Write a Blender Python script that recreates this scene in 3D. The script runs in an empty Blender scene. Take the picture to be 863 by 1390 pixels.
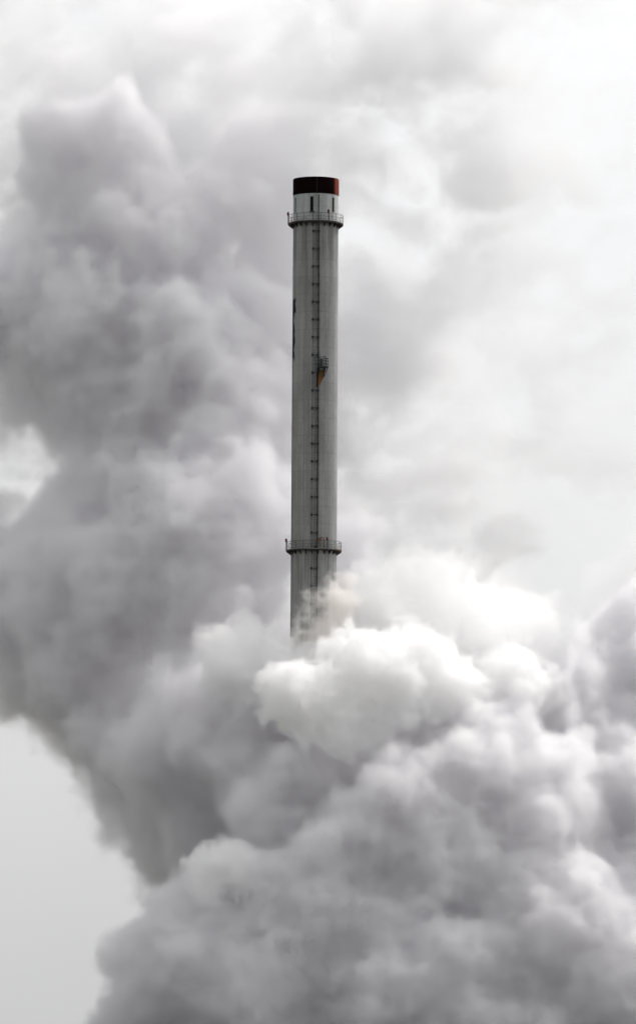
import bpy, math, random, os
import numpy as np
from mathutils import Vector, Matrix

random.seed(7)
rng = np.random.default_rng(11)
R = math.radians
sc = bpy.context.scene
col = sc.collection

# ------------------------------------------------------------------ camera
PITCH, ROLL, DIST, EYE = R(95.2), R(0.33), 800.0, 1.7
FPX = 8000.0                       # focal length in pixels of the 863x1390 photograph
cam = bpy.data.objects.new("camera", bpy.data.cameras.new("camera"))
col.objects.link(cam)
sc.camera = cam
cam.location = (0, -DIST, EYE)
cam.rotation_mode = 'QUATERNION'
CAMM = Matrix.Rotation(PITCH, 3, 'X') @ Matrix.Rotation(ROLL, 3, 'Z')
cam.rotation_quaternion = CAMM.to_quaternion()
cam.data.sensor_fit = 'VERTICAL'
cam.data.sensor_height = 24
cam.data.angle = 2 * math.atan(695 / FPX)
cam.data.clip_start = 1
cam.data.clip_end = 30000


def at(px, py, Y=0.0):
    """world point at depth Y that the photograph shows at (px, py)"""
    d = CAMM @ Vector(((px - 431.5) / FPX, (695 - py) / FPX, -1))
    return Vector((0, -DIST, EYE)) + d * ((Y + DIST) / d.y)


def mpp(Y=0.0):
    return (Y + DIST) / FPX


# ------------------------------------------------------------------ world and sun
SUN_AZ, SUN_EL = R(48), R(50)      # azimuth from +Y towards +X: behind the stack, to the right
sun_dir = Vector((math.sin(SUN_AZ) * math.cos(SUN_EL), math.cos(SUN_AZ) * math.cos(SUN_EL), math.sin(SUN_EL)))
world = bpy.data.worlds.new("World")
sc.world = world
world.use_nodes = True
wt = world.node_tree
wt.nodes.clear()
wn, wl = wt.nodes.new, wt.links.new


def wmath(op, a, b=None, c=None):
    n = wn('ShaderNodeMath')
    n.operation = op
    for i, v in enumerate((a, b, c)):
        if v is None:
            continue
        if isinstance(v, (int, float)):
            n.inputs[i].default_value = v
        else:
            wl(v, n.inputs[i])
    return n.outputs[0]


sky = wn('ShaderNodeTexSky')
sky.sky_type = 'NISHITA'
sky.sun_disc = False
sky.sun_elevation = SUN_EL
sky.sun_rotation = SUN_AZ
sky.dust_density = 4
hs = wn('ShaderNodeHueSaturation')
hs.inputs['Saturation'].default_value = 0.12
wl(sky.outputs[0], hs.inputs['Color'])
bg1 = wn('ShaderNodeBackground')
bg1.inputs['Strength'].default_value = 0.05
wl(hs.outputs[0], bg1.inputs['Color'])
# the overcast layer: brightest towards the veiled sun, dimmer opposite it
tc = wn('ShaderNodeTexCoord')
dp = wn('ShaderNodeVectorMath')
dp.operation = 'DOT_PRODUCT'
dp.inputs[1].default_value = sun_dir
wl(tc.outputs['Generated'], dp.inputs[0])
g = wmath('POWER', wmath('MULTIPLY_ADD', dp.outputs['Value'], 0.5, 0.5), 8.0)
nz = wn('ShaderNodeTexNoise')
nz.inputs['Scale'].default_value = 7.0
nz.inputs['Detail'].default_value = 6.0
nz.inputs['Roughness'].default_value = 0.5
wl(tc.outputs['Generated'], nz.inputs['Vector'])
cl = wmath('MULTIPLY_ADD', nz.outputs['Fac'], 0.30, 0.85)
lum = wmath('MULTIPLY', wmath('MULTIPLY_ADD', g, 1.9, 0.43), cl)
bg2 = wn('ShaderNodeBackground')
bg2.inputs['Color'].default_value = (0.985, 0.988, 1.0, 1)
wl(lum, bg2.inputs['Strength'])
add = wn('ShaderNodeAddShader')
wo = wn('ShaderNodeOutputWorld')
wl(bg1.outputs[0], add.inputs[0])
wl(bg2.outputs[0], add.inputs[1])
wl(add.outputs[0], wo.inputs['Surface'])

sl = bpy.data.lights.new("sun", 'SUN')
sl.energy = 3.1
sl.angle = R(5)
sl.color = (1.0, 0.95, 0.88)
so = bpy.data.objects.new("sun", sl)
col.objects.link(so)
so.rotation_mode = 'QUATERNION'
so.rotation_quaternion = (-sun_dir).to_track_quat('-Z', 'Y')
so.location = (100, 100, 200)

sc.view_settings.view_transform = 'Standard'
sc.view_settings.look = 'None'
sc.view_settings.exposure = 0.0
sc.view_settings.gamma = 1.0
cy = sc.cycles
cy.max_bounces = 22
cy.diffuse_bounces = 3
cy.glossy_bounces = 2
cy.volume_bounces = 20
cy.volume_step_rate = float(os.environ.get('SR', '4'))
cy.volume_max_steps = 512
cy.use_denoising = True
cy.adaptive_threshold = 0.03


# ------------------------------------------------------------------ materials
def mat(name):
    m = bpy.data.materials.new(name)
    m.use_nodes = True
    nt = m.node_tree
    nt.nodes.clear()
    out = nt.nodes.new('ShaderNodeOutputMaterial')
    return m, nt, out


class NT:
    """small helper for node graphs"""
    def __init__(s, nt):
        s.t = nt

    def n(s, kind, **kw):
        x = s.t.nodes.new(kind)
        for k, v in kw.items():
            setattr(x, k, v)
        return x

    def l(s, a, b):
        s.t.links.new(a, b)

    def m(s, op, a, b=None, c=None, clamp=False):
        x = s.n('ShaderNodeMath', operation=op, use_clamp=clamp)
        for i, v in enumerate((a, b, c)):
            if v is None:
                continue
            if isinstance(v, (int, float)):
                x.inputs[i].default_value = v
            else:
                s.l(v, x.inputs[i])
        return x.outputs[0]

    def noise(s, vec, scale, detail=4, rough=0.55):
        x = s.n('ShaderNodeTexNoise')
        x.inputs['Scale'].default_value = scale
        x.inputs['Detail'].default_value = detail
        x.inputs['Roughness'].default_value = rough
        s.l(vec, x.inputs['Vector'])
        return x.outputs['Fac']

    def scale(s, vec, v):
        x = s.n('ShaderNodeVectorMath', operation='MULTIPLY')
        s.l(vec, x.inputs[0])
        x.inputs[1].default_value = v
        return x.outputs[0]

    def mix(s, f, a, b):
        x = s.n('ShaderNodeMix', data_type='RGBA')
        if isinstance(f, (int, float)):
            x.inputs[0].default_value = f
        else:
            s.l(f, x.inputs[0])
        for i, v in ((6, a), (7, b)):
            if isinstance(v, tuple):
                x.inputs[i].default_value = (*v, 1)
            else:
                s.l(v, x.inputs[i])
        return x.outputs[2]

    def ramp(s, f, lo, hi):
        x = s.n('ShaderNodeMapRange', interpolation_type='SMOOTHSTEP')
        s.l(f, x.inputs[0])
        x.inputs[1].default_value = lo
        x.inputs[2].default_value = hi
        return x.outputs[0]


def finish(q, out, colour, rough=0.85, bump=None, dist=0.02, strength=0.5, metal=0.0, spec=0.3):
    p = q.n('ShaderNodeBsdfPrincipled')
    if isinstance(colour, tuple):
        p.inputs['Base Color'].default_value = (*colour, 1)
    else:
        q.l(colour, p.inputs['Base Color'])
    p.inputs['Roughness'].default_value = rough
    p.inputs['Metallic'].default_value = metal
    p.inputs['Specular IOR Level'].default_value = spec
    if bump is not None:
        b = q.n('ShaderNodeBump')
        b.inputs['Distance'].default_value = dist
        b.inputs['Strength'].default_value = strength
        q.l(bump, b.inputs['Height'])
        q.l(b.outputs[0], p.inputs['Normal'])
    q.l(p.outputs[0], out.inputs['Surface'])


def zz(py, Y=-3.1):
    return at(428, py, Y).z


STAIN_TOP, STAIN_BOT = zz(392), zz(480)


def concrete(name, base, stain=False):
    m, nt, out = mat(name)
    q = NT(nt)
    tc = q.n('ShaderNodeTexCoord')
    o = tc.outputs['Object']
    sx = q.n('ShaderNodeSeparateXYZ')
    q.l(o, sx.inputs[0])
    x, y, z = sx.outputs
    ang = q.m('ARCTAN2', x, q.m('MULTIPLY', y, -1.0))
    streak = q.noise(q.scale(o, (2.6, 2.6, 0.05)), 1.0, 5, 0.65)
    fine = q.noise(q.scale(o, (6, 6, 1.3)), 1.0, 5, 0.7)
    blotch = q.noise(q.scale(o, (0.35, 0.35, 0.16)), 1.0, 5, 0.6)
    grit = q.noise(q.scale(o, (14, 14, 14)), 1.0, 3, 0.7)
    ring = q.m('PINGPONG', z, 1.21)                 # casting lifts, 2.42 m apart
    joint = q.ramp(ring, 0.07, 0.0)
    sub = q.ramp(q.m('PINGPONG', z, 0.4), 0.05, 0.0)
    v = q.m('ADD', q.m('MULTIPLY', streak, 0.55), q.m('MULTIPLY', blotch, 0.35))
    v = q.m('ADD', v, q.m('MULTIPLY', fine, 0.30))
    v = q.ramp(v, 0.36, 0.86)
    c = q.mix(v, tuple(k * 0.55 for k in base), tuple(k * 1.28 for k in base))
    lift = q.n('ShaderNodeTexWhiteNoise', noise_dimensions='1D')
    q.l(q.m('FLOOR', q.m('DIVIDE', z, 2.42)), lift.inputs['W'])
    c = q.mix(q.m('MULTIPLY', lift.outputs['Value'], 0.22), c, tuple(k * 0.5 for k in base))
    c = q.mix(q.m('MULTIPLY', joint, 0.34), c, tuple(k * 0.45 for k in base))
    c = q.mix(q.m('MULTIPLY', sub, 0.10), c, tuple(k * 0.45 for k in base))
    c = q.mix(q.m('MULTIPLY', grit, 0.25), c, tuple(k * 0.7 for k in base))
    # grime that runs down beside the ladder
    la = q.m('ABSOLUTE', q.m('SUBTRACT', ang, 0.02))
    run = q.m('MULTIPLY', q.ramp(la, 0.17, 0.03), q.ramp(q.noise(q.scale(o, (5, 5, .35)), 1.0, 4), .3, .62))
    c = q.mix(q.m('MULTIPLY', run, 0.38), c, (0.05, 0.06, 0.058))
    soot = q.ramp(q.noise(q.scale(o, (1.7, 1.7, 0.04)), 1.0, 5, 0.7), 0.42, 0.62)
    for zd in (zz(299.3, -3.8), zz(744.6, -3.8)):
        f = q.m('MULTIPLY', q.ramp(z, zd - 9.0, zd - 0.4), q.ramp(z, zd + 0.05, zd))
        c = q.mix(q.m('MULTIPLY', q.m('MULTIPLY', f, soot), 0.55), c, (0.055, 0.055, 0.052))
    chip = q.ramp(q.noise(q.scale(o, (1.1, 1.1, 0.7)), 1.0, 6, 0.7), 0.60, 0.70)
    c = q.mix(q.m('MULTIPLY', chip, 0.35), c, tuple(k * 0.5 for k in base))
    if stain:
        # tar-black peeling patch on the left flank
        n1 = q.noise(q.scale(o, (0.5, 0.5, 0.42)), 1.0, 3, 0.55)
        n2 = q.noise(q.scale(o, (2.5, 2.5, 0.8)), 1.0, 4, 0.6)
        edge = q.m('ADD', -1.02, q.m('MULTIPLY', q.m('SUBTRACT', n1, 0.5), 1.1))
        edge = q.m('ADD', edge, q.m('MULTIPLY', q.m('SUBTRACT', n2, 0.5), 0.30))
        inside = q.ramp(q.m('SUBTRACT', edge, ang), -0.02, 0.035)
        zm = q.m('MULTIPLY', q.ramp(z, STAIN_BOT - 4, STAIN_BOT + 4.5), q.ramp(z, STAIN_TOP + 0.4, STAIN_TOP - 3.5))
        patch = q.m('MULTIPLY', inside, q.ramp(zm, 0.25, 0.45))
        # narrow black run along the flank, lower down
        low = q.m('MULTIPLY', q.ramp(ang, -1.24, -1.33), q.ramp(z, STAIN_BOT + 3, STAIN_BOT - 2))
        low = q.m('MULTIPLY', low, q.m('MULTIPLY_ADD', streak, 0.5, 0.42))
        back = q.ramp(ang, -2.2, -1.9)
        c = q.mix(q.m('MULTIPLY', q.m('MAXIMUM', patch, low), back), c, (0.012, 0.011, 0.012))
    h = q.m('ADD', q.m('MULTIPLY', joint, -0.6), q.m('MULTIPLY', fine, 0.6))
    finish(q, out, c, 0.9, h, 0.03, 0.5)
    return m


def metal_paint(name, base, rust=0.35, rust_col=(0.16, 0.06, 0.02), rough=0.65):
    m, nt, out = mat(name)
    q = NT(nt)
    tc = q.n('ShaderNodeTexCoord')
    o = tc.outputs['Object']
    n1 = q.noise(o, 1.4, 6, 0.65)
    n2 = q.noise(q.scale(o, (5, 5, 1.5)), 1.0, 4, 0.6)
    c = q.mix(n2, tuple(k * 0.6 for k in base), tuple(k * 1.4 for k in base))
    f = q.ramp(n1, 0.62 - rust * 0.35, 0.78 - rust * 0.35)
    c = q.mix(f, c, rust_col)
    finish(q, out, c, rough, n1, 0.01, 0.3)
    return m


def cap_paint_sunlit():
    m, nt, out = mat("cap_paint_sunlit")
    q = NT(nt)
    tc = q.n('ShaderNodeTexCoord')
    o = tc.outputs['Object']
    sx = q.n('ShaderNodeSeparateXYZ')
    q.l(o, sx.inputs[0])
    ang = q.m('ARCTAN2', sx.outputs[0], q.m('MULTIPLY', sx.outputs[1], -1.0))
    n1 = q.noise(q.scale(o, (2, 2, 0.6)), 1.0, 5, 0.6)
    n2 = q.noise(q.scale(o, (5, 5, 5)), 1.0, 4, 0.6)
    c = q.mix(n1, (0.002, 0.001, 0.0015), (0.010, 0.004, 0.0045))
    sunlit_red = q.mix(n1, (0.10, 0.026, 0.020), (0.24, 0.062, 0.042))  # sunlight on the cap's right side, painted in as a red sector
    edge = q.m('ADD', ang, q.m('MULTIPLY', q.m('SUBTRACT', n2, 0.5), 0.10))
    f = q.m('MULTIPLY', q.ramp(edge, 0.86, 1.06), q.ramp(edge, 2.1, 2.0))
    seam = q.ramp(q.m('ABSOLUTE', q.m('SUBTRACT', ang, 0.045)), 0.02, 0.006)
    c = q.mix(q.m('MULTIPLY', seam, 0.5), c, (0.06, 0.05, 0.05))
    c = q.mix(f, c, sunlit_red)
    finish(q, out, c, 0.95, n2, 0.01, 0.3, spec=0.02)
    return m


M = dict(
    concrete=concrete("weathered_concrete", (0.33, 0.335, 0.33), True),
    head=concrete("pale_concrete", (0.50, 0.52, 0.52)),
    cap=cap_paint_sunlit(),
    steel=metal_paint("dark_steel", (0.028, 0.030, 0.030), 0.2),
    rail=metal_paint("rail_steel", (0.055, 0.058, 0.058), 0.3),
    galv=metal_paint("galvanised_steel", (0.17, 0.175, 0.17), 0.25),
    rusty=metal_paint("rusty_steel", (0.085, 0.048, 0.02), 0.6, (0.17, 0.072, 0.014)),
    redlamp=metal_paint("red_lamp", (0.09, 0.010, 0.012), 0.0, rough=0.35),
    blue=metal_paint("blue_grey_steel", (0.045, 0.05, 0.065), 0.1),
    black=metal_paint("matt_black", (0.006, 0.006, 0.006), 0.0, rough=0.95),
)


# ------------------------------------------------------------------ mesh helpers
class MB:
    def __init__(s):
        s.v, s.f = [], []

    def quadstrip(s, rows, close=False):
        base = len(s.v)
        n = len(rows[0])
        for r in rows:
            s.v += [tuple(p) for p in r]
        for i in range(len(rows) - 1):
            for j in range(n if close else n - 1):
                a, b = base + i * n + j, base + i * n + (j + 1) % n
                s.f.append((a, b, b + n, a + n))
        return base, n

    def tube(s, pts, r, n=6, closed=False):
        pts = [Vector(p) for p in pts]
        rows = []
        k = len(pts)
        for i, p in enumerate(pts):
            if closed:
                t = pts[(i + 1) % k] - pts[i - 1]
            else:
                t = pts[min(i + 1, k - 1)] - pts[max(i - 1, 0)]
            t.normalize()
            up = Vector((0, 0, 1)) if abs(t.z) < 0.9 else Vector((0, 1, 0))
            a = t.cross(up).normalized()
            b = t.cross(a)
            rows.append([p + a * math.cos(2 * math.pi * j / n) * r + b * math.sin(2 * math.pi * j / n) * r for j in range(n)])
        if closed:
            rows.append(rows[0])
        base, _ = s.quadstrip(rows, True)
        if not closed:
            s.f.append(tuple(base + j for j in range(n)))
            s.f.append(tuple(base + (len(rows) - 1) * n + j for j in reversed(range(n))))

    def box(s, c, size, rz=0.0, taper=1.0):
        c = Vector(c)
        hx, hy, hz = (k / 2 for k in size)
        ca, sa = math.cos(rz), math.sin(rz)
        base = len(s.v)
        for dz in (-1, 1):
            k = taper if dz < 0 else 1
            for dx, dy in ((-1, -1), (1, -1), (1, 1), (-1, 1)):
                x, y = dx * hx * k, dy * hy * k
                s.v.append((c.x + x * ca - y * sa, c.y + x * sa + y * ca, c.z + dz * hz))
        for f in ((0, 3, 2, 1), (4, 5, 6, 7), (0, 1, 5, 4), (1, 2, 6, 5), (2, 3, 7, 6), (3, 0, 4, 7)):
            s.f.append(tuple(base + i for i in f))

    def prism(s, poly, d):
        """closed polygon (list of points) extruded by the vector d"""
        base, n = len(s.v), len(poly)
        d = Vector(d)
        s.v += [tuple(Vector(p) - d / 2) for p in poly] + [tuple(Vector(p) + d / 2) for p in poly]
        s.f.append(tuple(base + i for i in range(n)))
        s.f.append(tuple(base + n + i for i in reversed(range(n))))
        for i in range(n):
            j = (i + 1) % n
            s.f.append((base + i, base + j, base + n + j, base + n + i))

    def lathe(s, prof, seg=96, a0=0.0, a1=2 * math.pi):
        """closed profile [(r, z)...] turned round the axis from angle a0 to a1"""
        full = abs(a1 - a0 - 2 * math.pi) < 1e-6
        k = len(prof)
        cols = seg if full else seg + 1
        base = len(s.v)
        for i in range(cols):
            a = a0 + (a1 - a0) * i / seg
            for r, z in prof:
                s.v.append((r * math.sin(a), -r * math.cos(a), z))
        for i in range(seg):
            u, w = base + i * k, base + ((i + 1) % cols) * k
            for j in range(k):
                jj = (j + 1) % k
                s.f.append((u + j, w + j, w + jj, u + jj))
        if not full:
            s.f.append(tuple(base + j for j in range(k)))
            s.f.append(tuple(base + (cols - 1) * k + j for j in reversed(range(k))))

    def mesh(s, name, m, smooth=False):
        me = bpy.data.meshes.new(name)
        me.from_pydata(s.v, [], s.f)
        me.materials.append(m)
        import bmesh
        bm = bmesh.new()
        bm.from_mesh(me)
        bmesh.ops.recalc_face_normals(bm, faces=bm.faces)
        bm.to_mesh(me)
        bm.free()
        if smooth:
            me.polygons.foreach_set('use_smooth', [True] * len(me.polygons))
            me.set_sharp_from_angle(angle=R(35))
        me.update()
        return me

    def build(s, name, m, parent=None, smooth=False):
        o = bpy.data.objects.new(name, s.mesh(name, m, smooth))
        col.objects.link(o)
        o.parent = parent
        return o


def inst(name, me, parent, loc=(0, 0, 0), rz=0.0):
    o = bpy.data.objects.new(name, me)
    col.objects.link(o)
    o.parent = parent
    o.location = loc
    o.rotation_euler = (0, 0, rz)
    return o


def pol(r, a, z=0.0):
    return Vector((r * math.sin(a), -r * math.cos(a), z))


# ------------------------------------------------------------------ ground
gm, gnt, gout = mat("ground")
gq = NT(gnt)
gtc = gq.n('ShaderNodeTexCoord')
finish(gq, gout, gq.mix(gq.noise(gtc.outputs['Object'], 0.02, 8), (0.05, 0.055, 0.04), (0.10, 0.10, 0.085)), 0.95)
mb = MB()
mb.quadstrip([[(-12000, -12000, 0), (12000, -12000, 0)], [(-12000, 12000, 0), (12000, 12000, 0)]])
ground = mb.build("ground", gm)
ground['kind'] = 'structure'

# ------------------------------------------------------------------ chimney
foot = at(426.0, 740, 0)
chim = bpy.data.objects.new("industrial_chimney", None)
col.objects.link(chim)
chim.location = (foot.x, 0, 0)
chim['label'] = "tall grey concrete chimney with black cap and two railed galleries rising out of the steam"
chim['category'] = "chimney"

RS = 3.1                                   # shaft radius
Z_RIM, Z_CAPB = zz(239.5), zz(261.9)
Z_SL1, Z_SL0 = zz(266.3), zz(286.4)
Z_D1, Z_D2 = zz(299.3, -3.8), zz(744.6, -3.8)

mb = MB()
mb.lathe([(RS + 0.55, 0), (RS + 0.03, Z_D2 - 8), (RS, Z_D1 - 0.004), (RS - 0.4, Z_D1 - 0.004), (RS - 0.4, 0)], 128)
shaft = mb.build("shaft", M['concrete'], chim, True)

# head with its tall slots: six piers between a lower and an upper ring
head = bpy.data.objects.new("head", None)
col.objects.link(head)
head.parent = chim
SLOT = [R(a) for a in (-65, -10.5, 50, 110, 170, 230)]
half = 0.235 / RS
mb = MB()
mb.lathe([(RS + .01, Z_D1), (RS + .01, Z_SL0), (RS - .15, Z_SL0), (RS - .15, Z_D1)], 128)
mb.build("lower_ring", M['head'], head, True)
mb = MB()
mb.lathe([(RS + .01, Z_SL1), (RS + .01, Z_CAPB), (RS - .15, Z_CAPB), (RS - .15, Z_SL1)], 128)
mb.build("upper_ring", M['head'], head, True)
for i in range(6):
    mb = MB()
    mb.lathe([(RS + .01, Z_SL0), (RS + .01, Z_SL1), (RS - .15, Z_SL1), (RS - .15, Z_SL0)], 22,
             SLOT[i] + half, (SLOT[i + 1] if i < 5 else SLOT[0] + 2 * math.pi) - half)
    mb.build("pier", M['head'], head, True)
mb = MB()
mb.lathe([(RS - .75, Z_D1 - 6), (RS - .75, Z_SL0 - .4), (RS - .20, Z_SL0 - .2), (RS - .20, Z_SL1 + .2), (RS - .75, Z_SL1 + .4), (RS - .75, Z_RIM - .35), (RS - .9, Z_RIM - .35), (RS - .9, Z_D1 - 6)], 96)
mb.build("flue_liner", M['black'], chim, True)  # bulges close behind the slots, its black standing in for their deep shade
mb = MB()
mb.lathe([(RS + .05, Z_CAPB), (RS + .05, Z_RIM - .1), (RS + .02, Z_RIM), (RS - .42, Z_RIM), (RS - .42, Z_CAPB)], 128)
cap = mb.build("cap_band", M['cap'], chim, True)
# rainwater shelf under the middle slot
mb = MB()
mb.box(pol(RS + .1, SLOT[1] + .02, Z_SL0 - .08), (0.75, 0.22, 0.09), SLOT[1])
mb.build("slot_sill", M['steel'], chim)

# ladder: two stringers, rungs, wall ties
A_L, A_R = math.asin(-0.105), math.asin(0.125)
lad = bpy.data.objects.new("ladder", None)
col.objects.link(lad)
lad.parent = chim
RL = RS + 0.22
z_lt = zz(264)
m_str = {}
for nm, a, rad in (("l", A_L, 0.030), ("r", A_R, 0.055)):
    mb = MB()
    mb.tube([pol(RL, a, z) for z in np.arange(1.0, z_lt, 4.84)] + [pol(RL, a, z_lt)], rad, 6)
    mb.build("stringer", M['rail'] if nm == "l" else M['steel'], lad)
mb = MB()
mb.tube([pol(RS + .06, A_R + .035, 1.0), pol(RS + .06, A_R + .035, Z_D1 - .3)], 0.03, 5)
mb.build("cable", M['black'], lad)
mb = MB()
for z in np.arange(1.2, z_lt, 0.3):
    mb.tube([pol(RL, A_L, z), pol(RL, A_R, z)], 0.011, 4)
rg = mb.build("rungs", M['rail'], lad)
rg['kind'] = 'stuff'
# a tie: cross bar and two stubs fixed to the wall
mb = MB()
for a, w in ((A_L, .24), (A_R, .30)):
    mb.box(pol(RS + .13, a), (w, 0.30, 0.30), a)
mb.box(pol(RL + .02, (A_L + A_R) / 2), (0.75, 0.05, 0.07), (A_L + A_R) / 2)
tie = mb.mesh("wall_tie", M['steel'])
z0, dz = zz(313.5), (zz(313.5) - zz(723)) / 17.0
k = 0
while z0 - dz * k > 40:
    inst("wall_tie", tie, lad, (0, 0, z0 - dz * k))
    k += 1
mb = MB()
mb.box(pol(RS + .13, A_R), (.16, 0.26, 0.13), A_R)
clip = mb.mesh("clip", M['steel'])
for k in range(24):
    z = z0 - dz * (k + 0.5) + random.uniform(-.25, .25)
    inst("clip", clip, lad, (0, 0, z))


def gallery(zd, a_post, a_brk, lamps, rust_side):
    g = bpy.data.objects.new("gallery", None)
    col.objects.link(g)
    g.parent = chim
    RO = 3.78
    mb = MB()
    mb.lathe([(RS + .012, zd), (RO, zd), (RO, zd - .07), (RO - .03, zd - .13), (RS + .012, zd - .13)], 96)
    mb.build("deck", M['steel'], g, True)
    mb = MB()
    mb.lathe([(RO - .03, zd), (RO, zd), (RO, zd + .10), (RO - .03, zd + .10)], 60, R(150), R(410))
    mb.build("toe_board", M['galv'] if rust_side else M['rail'], g, True)
    mb = MB()
    mb.lathe([(RO - .03, zd), (RO, zd), (RO, zd + .10), (RO - .03, zd + .10)], 30, R(50.2), R(149.8))
    mb.build("toe_board", M['rusty'] if rust_side else M['galv'], g, True)
    for h, r in ((1.15, .030), (.66, .020), (.30, .018)):
        mb = MB()
        mb.tube([pol(RO - .05, 2 * math.pi * i / 80, zd + h) for i in range(80)], r, 6, True)
        mb.build("handrail", M['rail'], g)
    mb = MB()
    mb.tube([(0, -(RO - .05), 0), (0, -(RO - .05), 1.16)], 0.030, 6)
    post = mb.mesh("post", M['rail'])
    post_r = mb.mesh("post", M['rusty'])
    for i in range(20):
        a = a_post + 2 * math.pi * i / 20
        rusted = math.sin(a) > 0.7  # posts on the right-hand side are of rusty steel
        inst("post", post_r if rusted else post, g, (0, 0, zd), a)
    mb = MB()
    mb.prism([(0, -RS - .01, -.133), (0, -RO + .04, -.133), (0, -RO + .04, -.20), (0, -RS - .01, -.66)], (0.11, 0, 0))
    br = mb.mesh("bracket", M['steel'])
    for i in range(24):
        inst("bracket", br, g, (0, 0, zd), a_brk + 2 * math.pi * i / 24)
    # obstruction lamps on stalks
    for a in lamps:
        st = MB()
        st.tube([pol(RO + .03, a, zd - .15), pol(RO + .03, a, zd + 1.15)], 0.045, 6)
        L = st.build("warning_lamp", M['steel'], g)
        c = pol(RO + .03, a, zd + 1.14)
        st.v, st.f = [], []
        st.lathe([(0.0, 0), (0.13, 0), (0.15, .08), (0.15, .34), (0.11, .46), (0.0, .50)], 12)
        st.v = [(x + c.x, y + c.y, z + c.z) for x, y, z in st.v]
        L2 = MB()
        L2.v, L2.f = st.v, st.f
        me = L2.mesh("lamp_glass", M['redlamp'], True)
        # the lamp's glass is joined to its stalk: sub-parts go no deeper
        import bmesh
        bm = bmesh.new()
        bm.from_mesh(L.data)
        n0 = len(bm.faces)
        bm.from_mesh(me)
        bm.faces.ensure_lookup_table()
        for f in bm.faces[n0:]:
            f.material_index = 1
        L.data.materials.append(M['redlamp'])
        bm.to_mesh(L.data)
        bm.free()
    return g


g1 = gallery(Z_D1, R(-7), R(7), (R(-84), R(27)), False)
g2 = gallery(Z_D2, R(13), R(10.5), (R(-82), R(28)), True)

# curved davit arm and gate at the lower gallery
mb = MB()
pts = [pol(3.73, R(21.5), Z_D2), pol(3.73, R(21.5), Z_D2 + 1.25)]
for t in np.linspace(0, 1, 7):
    pts.append(pol(3.73 - .5 * t, R(21.5 - 15 * t), Z_D2 + 1.25 + .38 * math.sin(math.pi * (0.15 + 0.6 * t)) - .35 * t * t))
mb.tube(pts, 0.055, 6)
mb.tube([pol(3.4, R(12), Z_D2 + 1.40), pol(3.35, R(3), Z_D2 + .7)], 0.04, 6)
mb.box(pol(3.45, R(13), Z_D2 + 1.28), (.42, .16, .26), R(13))
mb.build("davit_arm", M['rusty'], chim)
mb = MB()
mb.box(pol(3.45, R(4.5), Z_D2 + .2), (.42, .3, .34), R(4))
mb.build("hatch_box", M['black'], chim)

# small side balcony halfway up
bal = bpy.data.objects.new("side_balcony", None)
col.objects.link(bal)
bal.parent = chim
ZB = zz(497.2, -3.7)
ab = R(17.5)
ux, uy = pol(1, ab), Vector((math.cos(ab), math.sin(ab), 0))   # outward, sideways


def bp(s, o, z):
    return ux * (RS + o) + uy * s + Vector((0, 0, ZB + z))


mb = MB()
mb.prism([bp(-.62, -.12, -.05), bp(.62, -.22, -.05), bp(.72, .72, -.05), bp(-.62, .72, -.05)], (0, 0, 0.17))
mb.build("deck", M['steel'], bal)
for (s0, o0), m_ in (((-.58, .7), 'steel'), ((.05, .7), 'steel'), ((.32, .7), 'blue'), ((.66, .7), 'blue'), ((.60, -.02), 'rail')):
    mb = MB()
    mb.tube([bp(s0, o0, 0), bp(s0, o0, 1.36 if s0 < .5 else 1.12)], 0.04, 6)
    mb.build("post", M[m_], bal)
for h in (.36, .78, 1.14, 1.38):
    mb = MB()
    right = .66 if h < 1.3 else .32
    p = [bp(-1.15 if h < 1.2 else -.4, .16 if h < 1.2 else .7, h), bp(-.58, .7, h), bp(right, .7, h)]
    if h < 1.3:
        p.append(bp(.60, -.02, h))
    mb.tube(p, 0.036, 6)
    mb.build("handrail", M['blue'], bal)
mb = MB()
mb.box(bp(-.20, .42, .55), (.30, .25, 1.0), ab)
mb.build("control_box", M['blue'], bal)
mb = MB()
mb.prism([bp(-.60, -.03, -.14), bp(-.60, .66, -.14), bp(-.68, .12, -2.45), bp(-.68, -.03, -2.75)], uy * 0.16)
mb.build("gusset", M['black'], bal)
mb = MB()
mb.prism([bp(.36, -.1, -.14), bp(.36, .60, -.14), bp(.22, -.02, -1.35), bp(.22, -.1, -1.35)], uy * 0.07)
mb.build("gusset", M['steel'], bal)
mb = MB()
mb.tube([bp(.66, .6, -.12), bp(.26, .02, -1.45)], 0.045, 6)
mb.build("strut", M['steel'], bal)
mb = MB()
mb.prism([bp(-.56, .03, -.45), bp(.40, -.04, -.45), bp(.28, 0, -1.35), bp(-.40, .03, -2.6), bp(-.56, .04, -2.6)], ux * 0.14)
mb.build("splash_plate", M['rusty'], bal)
mb = MB()
mb.prism([bp(-.54, -.05, -.13), bp(.34, -.11, -.13), bp(.34, -.11, -.52), bp(-.54, -.05, -.52)], ux * 0.06)
mb.build("splash_plate", M['black'], bal)


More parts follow.
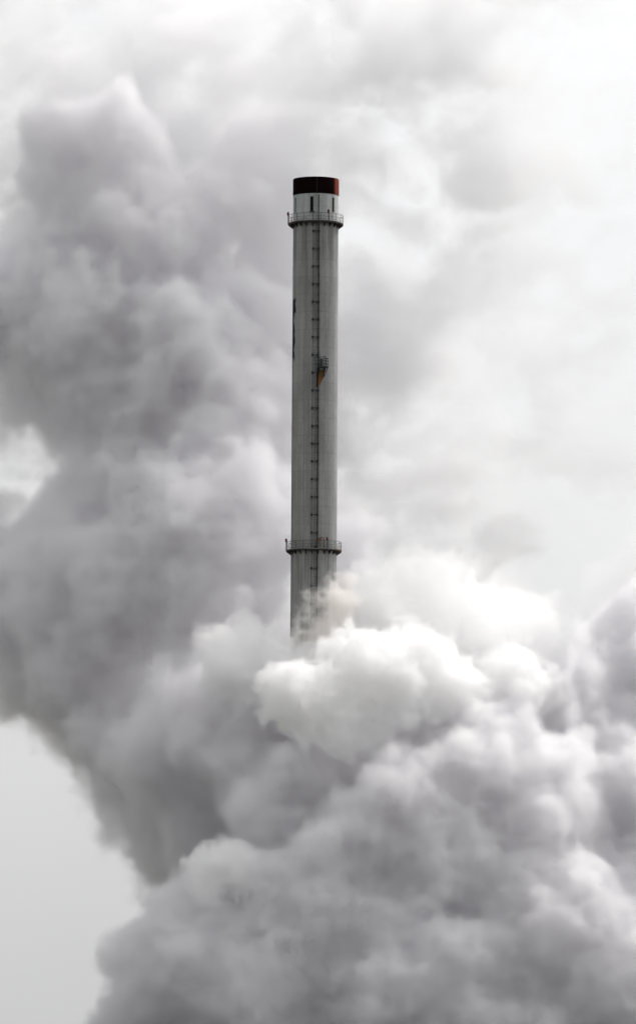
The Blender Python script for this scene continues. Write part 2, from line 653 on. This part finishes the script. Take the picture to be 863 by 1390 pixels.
# ------------------------------------------------------------------ steam
def value_noise(shape, vox, wl_, seed, stretch=(1, 1, 1)):
    """smooth lattice noise in -1..1 with wavelength wl_ metres, by separable interpolation"""
    r = np.random.default_rng(seed)
    dims, mats = [], []
    for n, st in zip(shape, stretch):
        pos = np.arange(n) * vox / (wl_ * st) + r.uniform(0, 1)
        m_ = int(pos[-1]) + 3
        i = pos.astype(int)
        f = (pos - i).astype(np.float32)
        f = f * f * f * (f * (f * 6 - 15) + 10)
        W = np.zeros((n, m_), np.float32)
        W[np.arange(n), i] = 1 - f
        W[np.arange(n), i + 1] = f
        dims.append(m_)
        mats.append(W)
    L = r.uniform(-1, 1, dims).astype(np.float32)
    L = np.tensordot(mats[2], L, (1, 2))           # z, x, y
    L = np.tensordot(mats[1], L, (1, 2))           # y, z, x
    L = np.tensordot(mats[0], L, (1, 2))           # x, y, z
    return L


def fbm(shape, vox, wl0, octs, seed, gain=0.5, billow=False, stretch=(1, 1, 1)):
    out = np.zeros(shape, np.float32)
    a = 1.0
    for k in range(octs):
        n = value_noise(shape, vox, wl0 / 2 ** k, seed + k * 17, stretch)
        if billow:
            n = 0.55 - 1.6 * np.abs(n)
        out += a * n
        a *= gain
    return out


def blur(a):
    for ax in range(3):
        b = a.copy()
        s0 = [slice(None)] * 3
        s1 = [slice(None)] * 3
        s0[ax], s1[ax] = slice(1, None), slice(None, -1)
        b[tuple(s0)] += a[tuple(s1)]
        b[tuple(s1)] += a[tuple(s0)]
        a = b / 3.0
    return a


def window(shape, lo, vox, c, m_):
    i0 = [max(0, int((c[k] - m_ - lo[k]) / vox)) for k in range(3)]
    i1 = [min(shape[k], int((c[k] + m_ - lo[k]) / vox) + 2) for k in range(3)]
    if any(i1[k] <= i0[k] for k in range(3)):
        return None, None
    x, y, z = (lo[k] + vox * np.arange(i0[k], i1[k], dtype=np.float32) - c[k] for k in range(3))
    d = np.sqrt((x * x)[:, None, None] + (y * y)[None, :, None] + (z * z)[None, None, :])
    return tuple(slice(p, q) for p, q in zip(i0, i1)), d


def stamp(sdf, lo, vox, c, r):
    w, d = window(sdf.shape, lo, vox, c, r * 1.5 + 2 * vox)
    if w is not None:
        sub = sdf[w]
        np.maximum(sub, r - d, out=sub)


def melt(shape, lo, vox, P, k):
    """smooth union of spheres: neighbouring bodies flow into each other"""
    acc = np.full(shape, math.exp(-12), np.float32)
    for c, r in P:
        w, d = window(shape, lo, vox, c, r + 9.0)
        if w is not None:
            acc[w] += np.exp(np.clip((r - d) / k, -12, 25))
    return np.log(acc) * k


def warp(a, vox, amp, wl0, octs, seed):
    """drags the field about by smooth noise so that no lobe stays a sphere"""
    idx = []
    for ax in range(3):
        n = fbm(a.shape, vox, wl0, octs, seed + 211 * ax, 0.55)
        sh = [1, 1, 1]
        sh[ax] = a.shape[ax]
        i = np.arange(a.shape[ax], dtype=np.float32).reshape(sh) + n * (amp / vox)
        idx.append(np.clip(np.rint(i), 0, a.shape[ax] - 1).astype(np.int32))
    flat = (idx[0] * a.shape[1] + idx[1]) * a.shape[2] + idx[2]
    return np.take(a.ravel(), flat)


def cauliflower(puffs, n1, n2, r1=(0.26, 0.50), r2=(0.28, 0.48), out1=0.86, rmin=0.9):
    """puffs (x, y, z, r) grown with two generations of smaller lobes on their outsides"""
    allp = []
    for c, r in puffs:
        allp.append((c, r))
        for _ in range(n1):
            d = rng.normal(size=3)
            d /= np.linalg.norm(d)
            if d[1] > 0.75:
                continue
            rr = r * rng.uniform(*r1)
            cc = c + d * r * out1 * rng.uniform(0.85, 1.05)
            allp.append((cc, rr))
            if rr * r2[1] < rmin:
                continue
            for _ in range(n2):
                e = rng.normal(size=3)
                e /= np.linalg.norm(e)
                if np.dot(e, d) < -0.1:
                    continue
                r3 = rr * rng.uniform(*r2)
                allp.append((cc + e * rr * 0.88, r3))
    return allp


def steam_material(name, colour, aniso):
    m, nt, out = mat(name)
    q = NT(nt)
    p = q.n('ShaderNodeVolumePrincipled')
    p.inputs['Color'].default_value = (*colour, 1)
    p.inputs['Density'].default_value = 1.0
    p.inputs['Anisotropy'].default_value = aniso
    q.l(p.outputs[0], out.inputs['Volume'])
    return m


def grid_object(name, dens, lo, vox, material, label, cat):
    """a steam body: its density grid, held as point values, becomes a volume"""
    res = dens.shape
    N = int(np.prod(res))
    hi = [lo[k] + vox * (res[k] - 1) for k in range(3)]
    me = bpy.data.meshes.new(name)
    me.vertices.add(N)
    a = me.attributes.new("steam", 'FLOAT', 'POINT')
    a.data.foreach_set("value", np.ascontiguousarray(dens, dtype=np.float32).ravel())
    me.materials.append(material)
    ob = bpy.data.objects.new(name, me)
    col.objects.link(ob)
    ng = bpy.data.node_groups.new(name, 'GeometryNodeTree')
    for io in ('INPUT', 'OUTPUT'):
        ng.interface.new_socket("Geometry", in_out=io, socket_type='NodeSocketGeometry')
    n, L = ng.nodes.new, ng.links.new
    gi, go = n('NodeGroupInput'), n('NodeGroupOutput')
    vc = n('GeometryNodeVolumeCube')
    vc.inputs['Min'].default_value = lo
    vc.inputs['Max'].default_value = hi
    for i, k in enumerate('XYZ'):
        vc.inputs['Resolution ' + k].default_value = res[i]
    pos = n('GeometryNodeInputPosition')
    v = pos.outputs[0]
    for op, b in (('SUBTRACT', lo), ('DIVIDE', (vox,) * 3), ('ADD', (.5, .5, .5)), ('FLOOR', None)):
        q = n('ShaderNodeVectorMath')
        q.operation = op
        L(v, q.inputs[0])
        if b is not None:
            q.inputs[1].default_value = b
        v = q.outputs[0]
    sp = n('ShaderNodeSeparateXYZ')
    L(v, sp.inputs[0])

    def im(op, a, b):
        q = n('FunctionNodeIntegerMath')
        q.operation = op
        for i, x in enumerate((a, b)):
            if isinstance(x, int):
                q.inputs[i].default_value = x
            else:
                L(x, q.inputs[i])
        return q.outputs[0]
    idx = im('ADD', im('MULTIPLY', im('ADD', im('MULTIPLY', sp.outputs[0], res[1]), sp.outputs[1]), res[2]), sp.outputs[2])
    na = n('GeometryNodeInputNamedAttribute')
    na.data_type = 'FLOAT'
    na.inputs[0].default_value = "steam"
    si = n('GeometryNodeSampleIndex')
    si.data_type = 'FLOAT'
    si.domain = 'POINT'
    L(gi.outputs[0], si.inputs['Geometry'])
    L(na.outputs[0], si.inputs['Value'])
    L(idx, si.inputs['Index'])
    L(si.outputs[0], vc.inputs['Density'])
    sm = n('GeometryNodeSetMaterial')
    sm.inputs['Material'].default_value = material
    L(vc.outputs[0], sm.inputs[0])
    L(sm.outputs[0], go.inputs[0])
    md = ob.modifiers.new("density_grid", 'NODES')
    md.node_group = ng
    ob['label'] = label
    ob['category'] = cat
    ob['kind'] = 'stuff'
    return ob


def smooth(x):
    x = np.clip(x, 0, 1)
    return x * x * (3 - 2 * x)


def body(name, lo, hi, vox, puffs, lobes, warps, noise, edge, dens, material, label, cat, blend=2.0, swell=0.0, thin=None):
    shape = tuple(int(round((hi[k] - lo[k]) / vox)) + 1 for k in range(3))
    P = [(np.array(at(px, py, Y)), r * mpp(Y)) for px, py, r, Y in puffs]
    sdf = melt(shape, lo, vox, P, blend) - blend * 0.5 + swell
    for c, r in cauliflower(P, *lobes[:2], **lobes[2])[1:]:
        stamp(sdf, lo, vox, c, r)
    for i, (amp, wl0, octs) in enumerate(warps):
        sdf = blur(warp(sdf, vox, amp, wl0, octs, 500 + 97 * i + len(name)))
    for i, (wl0, octs, amp, bil) in enumerate(noise):
        sdf += amp * fbm(shape, vox, wl0, octs, 100 + 31 * i + len(name), 0.55, bil)
    d = smooth(sdf / edge) * dens
    if thin is not None:      # steam thins as it rises and drifts
        ax = [lo[k] + vox * np.arange(shape[k], dtype=np.float32) for k in range(3)]
        d *= thin(ax[0][:, None, None], ax[1][None, :, None], ax[2][None, None, :]).astype(np.float32)
    # nothing touches the sides of the grid
    for ax in range(3):
        n = shape[ax]
        f = smooth(np.minimum(np.arange(n), n - 1 - np.arange(n)) / 8.0).astype(np.float32)
        sh = [1, 1, 1]
        sh[ax] = n
        if ax == 2:
            f[: n // 2] = 1.0
            f[0] = 0.0
        d *= f.reshape(sh)
    d[d < 0.0008] = 0
    return grid_object(name, d, lo, vox, material, label, cat)


# ---- (x, y, radius) in photograph pixels, Y in metres behind (+) or before (-) the stack
PLUME = [
    # head at upper left
    (145, 202, 74, 44), (105, 232, 70, 46), (190, 240, 52, 44), (80, 190, 44, 46), (112, 166, 40, 45), (192, 192, 38, 45),
    # upper body, farthest
    (110, 340, 95, 46), (215, 340, 90, 44), (310, 265, 66, 46), (335, 345, 46, 47), (370, 225, 56, 50), (345, 190, 48, 52), (375, 170, 38, 54),
    (385, 290, 66, 52), (20, 400, 85, 46), (95, 450, 100, 42), (55, 540, 60, 44), (370, 380, 62, 52),
    (180, 500, 110, 44), (110, 570, 60, 42),
    # first nearer lobe
    (250, 480, 90, 36), (345, 440, 66, 42), (180, 540, 70, 33), (310, 560, 95, 35), (400, 500, 66, 43),
    (150, 640, 75, 37), (240, 660, 95, 33), (430, 600, 60, 49), (118, 690, 56, 41), (385, 440, 40, 39),
    # second nearer lobe
    (340, 665, 72, 21), (260, 720, 70, 19), (385, 710, 60, 21), (215, 700, 44, 21), (420, 690, 50, 35),
    (300, 740, 80, 21), (390, 640, 36, 25),
    # lower body
    (70, 800, 96, 32), (170, 800, 110, 26), (10, 850, 84, 36), (280, 810, 90, 20), (100, 900, 92, 30),
    (40, 930, 56, 34), (180, 1000, 86, 26), (290, 1060, 95, 12), (14, 765, 50, 36), (90, 960, 62, 32),
    (230, 1110, 84, 20), (330, 1140, 90, 8), (215, 1180, 38, 22), (150, 1080, 38, 26), (245, 1180, 50, 20),
    (140, 1135, 18, 26), (122, 1050, 28, 28), (420, 1080, 90, 2), (-60, 760, 90, 44), (160, 1120, 30, 27), (190, 1210, 22, 22),
    (-60, 430, 90, 46), (480, 760, 60, 24), (540, 1000, 110, 20), (640, 930, 110, 26), (740, 950, 110, 30),
    (480, 1150, 110, 4), (400, 1040, 70, -9), (370, 1110, 70, -9), (430, 1130, 70, -10), (420, 1220, 90, -8),
    (70, 725, 48, 36), (110, 750, 70, 32),
    # faint shoulder at the right edge
    (850, 830, 60, 24), (900, 790, 80, 26), (930, 730, 80, 28), (820, 800, 30, 26),
    # third nearer lobe
    (250, 935, 60, 20), (300, 915, 50, 12), (260, 990, 84, 2), (345, 965, 76, 0),
    (330, 1035, 84, -3), (380, 940, 56, -4),  (400, 870, 44, 8),
]
FRONT = [
    # bright heap right of the stack
    (572, 812, 60, 6), (510, 792, 34, 5), (600, 765, 30, 6), (530, 850, 50, 2), (610, 870, 58, 4),
    (482, 828, 32, 0), (640, 830, 34, 8), (560, 762, 26, 6), (545, 748, 14, 7), (500, 765, 18, 6), (590, 742, 12, 7),
    (705, 860, 48, 8), (735, 836, 30, 10), (670, 880, 50, 4), (755, 900, 55, 8), (690, 818, 16, 8), (715, 810, 14, 9),
    (655, 850, 22, 2), (625, 790, 20, 4),
    # white knobs before the stack
    (398, 945, 30, -21), (432, 912, 30, -21), (478, 890, 28, -18), (440, 960, 34, -20), (376, 930, 17, -22), (466, 872, 16, -18),
    (515, 915, 38, -16), (560, 895, 38, -10), (408, 905, 15, -22), (388, 912, 12, -22), (455, 985, 14, -21), (415, 930, 10, -25.5), (448, 905, 10, -25), (405, 965, 12, -25), (600, 935, 50, -8), (392, 978, 16, -20), (480, 945, 36, -18),
    (425, 990, 20, -19), (368, 952, 11, -23), (512, 880, 20, -13), (530, 955, 36, -14), (500, 990, 34, -13), (452, 930, 16, -24),
    (420, 940, 14, -25), (545, 870, 16, -10), (580, 965, 34, -10), (460, 1000, 26, -15),
    # lower, left of the stack's foot
    (345, 882, 38, -6), (385, 890, 34, -8), (305, 895, 24, -4), (425, 886, 18, -8), (350, 850, 20, -4), (325, 865, 16, -4),
    (680, 940, 62, -2), (620, 980, 50, -5), (360, 930, 38, -8), (330, 908, 34, -6), (455, 868, 18, -6), (300, 930, 22, -3),
    (410, 975, 34, -12),
    # right hand side
    (775, 930, 50, 6), (740, 960, 50, 2),
    # sunlit knob at lower left
    (308, 1172, 34, -24), (285, 1200, 26, -24), (330, 1185, 20, -24), (262, 1190, 16, -23), (295, 1155, 14, -24), (350, 1200, 18, -23),
]
BANK = [
    (825, 865, 60, 12), (890, 835, 60, 16), (790, 960, 76, 4), (870, 930, 76, 8), (740, 985, 60, 0), (950, 900, 90, 12), (860, 850, 36, 14),
    (650, 1055, 84, -11), (565, 1105, 76, -17), (478, 1135, 50, -22), (730, 1100, 85, -13), (820, 1120, 90, -4),
    (520, 1062, 36, -20), (432, 1160, 38, -24), (600, 1180, 100, -16), (480, 1220, 90, -14), (700, 1230, 100, -13),
    (840, 1240, 110, -10), (580, 1290, 95, -18), (635, 1000, 40, -8), (685, 1005, 40, -8), (760, 1055, 55, -10),
    (860, 1060, 66, -2), (720, 1180, 50, -16), (790, 1220, 60, -18), (486, 1080, 26, -22), (545, 1040, 24, -19), (590, 1022, 24, -12),
    (425, 1040, 46, -7), (430, 985, 40, -8), (500, 1010, 50, -4), (425, 1095, 46, -7), (570, 1020, 50, -3), (425, 1150, 50, -8), (940, 1020, 110, 4),
    (950, 1160, 120, -4), 
    (300, 1225, 46, -20), (350, 1240, 60, -19), (410, 1265, 88, -20), (235, 1270, 56, -18), (275, 1225, 40, -20),
    (210, 1330, 60, -18), (320, 1330, 95, -22), (500, 1340, 95, -22), (620, 1360, 95, -22), (740, 1340, 95, -20),
    (640, 1315, 40, -26), (850, 1350, 120, -16), (200, 1400, 80, -18), (500, 1440, 115, -22), (340, 1450, 115, -22),
    (700, 1450, 115, -20), (880, 1440, 120, -16), (780, 1290, 40, -24), (520, 1250, 34, -24), (370, 1290, 34, -27),
]

m_back = steam_material("shaded_steam", (0.961, 0.957, 0.966), 0.2)  # darker copy of the white steam, shade put into its colour
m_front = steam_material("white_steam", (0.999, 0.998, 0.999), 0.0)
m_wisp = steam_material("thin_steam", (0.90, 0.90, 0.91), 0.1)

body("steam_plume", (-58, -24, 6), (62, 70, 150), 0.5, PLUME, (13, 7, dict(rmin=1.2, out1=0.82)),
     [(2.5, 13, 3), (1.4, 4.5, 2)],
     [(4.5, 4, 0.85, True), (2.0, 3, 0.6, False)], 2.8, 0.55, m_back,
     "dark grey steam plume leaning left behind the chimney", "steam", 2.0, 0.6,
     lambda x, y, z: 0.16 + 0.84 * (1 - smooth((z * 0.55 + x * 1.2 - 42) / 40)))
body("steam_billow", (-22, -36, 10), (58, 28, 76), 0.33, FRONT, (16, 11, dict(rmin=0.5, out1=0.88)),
     [(1.8, 8, 3), (0.8, 2.8, 2)],
     [(2.8, 4, 0.8, True), (1.2, 2, 0.5, False)], 1.15, 0.8, m_front,
     "bright white billows of steam heaped round and right of the chimney's foot", "steam", 1.2, 0.4,
     lambda x, y, z: 0.35 + 0.65 * (1 - smooth((z + y * 0.6 - 42) / 24)))
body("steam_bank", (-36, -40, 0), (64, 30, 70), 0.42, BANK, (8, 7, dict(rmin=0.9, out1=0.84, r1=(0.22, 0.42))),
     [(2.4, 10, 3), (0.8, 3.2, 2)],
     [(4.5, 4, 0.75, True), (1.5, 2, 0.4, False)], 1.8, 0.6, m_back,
     "broad shaded grey steam bank filling the lower right below the white billows", "steam", 2.0, 0.4)


# brownish smoke curling round the stack's foot
WISP = [(458, 770, 11, -4.5), (450, 782, 12, -6), (440, 797, 12, -6.5), (428, 810, 9, -7), (452, 812, 22, -5.5), (417, 806, 6, -7.5),
        (440, 835, 18, -6), (462, 846, 24, -4), (430, 852, 16, -7), (410, 862, 12, -7), (398, 872, 12, -7), (445, 870, 22, -6),
        (470, 790, 22, -1), (420, 876, 16, -7), (402, 834, 6, -7), (408, 822, 6, -7), (400, 850, 9, -6.5), (412, 842, 7, -7.5), (392, 862, 9, -6), (420, 826, 6, -7), (470, 815, 22, -2)]
body("smoke_wisp", (-9, -15, 44), (9, 8, 74), 0.25, WISP, (12, 5, dict(rmin=0.35, out1=0.88)),
     [(0.8, 3.0, 3), (0.35, 1.0, 2)], [(1.4, 3, 0.38, True)], 1.2, 0.85,
     steam_material("tan_smoke", (0.955, 0.935, 0.915), 0.1),
     "small curl of tan smoke crossing the chimney just below the lower gallery", "smoke", 0.6, 0.1)


# thin veil high up on the right
def veil():
    lo, hi, vox = (-62, 40, 44), (78, 92, 168), 0.8
    shape = tuple(int(round((hi[k] - lo[k]) / vox)) + 1 for k in range(3))
    big = fbm(shape, vox, 30, 2, 900, 0.5, False, (1.2, 1.5, 0.9))
    a = fbm(shape, vox, 11, 5, 930, 0.70, False, (1.4, 1.4, 0.7))
    b = fbm(shape, vox, 5, 3, 950, 0.6, True)
    d = warp(a + 0.7 * big + 0.4 * b, vox, 4.0, 14, 3, 970)
    d = smooth((d - 0.02) / 1.0)
    for ax in range(3):
        n = shape[ax]
        f = smooth(np.minimum(np.arange(n), n - 1 - np.arange(n)) / 16.0).astype(np.float32)
        sh = [1, 1, 1]
        sh[ax] = n
        d *= f.reshape(sh)
    x = (lo[0] + vox * np.arange(shape[0], dtype=np.float32))[:, None, None]
    d = d * 0.17 * (1 - 0.7 * smooth((x - 22) / 24))
    d[d < 0.0008] = 0
    grid_object("steam_veil", d, lo, vox, m_wisp, "thin pale steam drifting across the sky behind the chimney top", "steam")


veil()
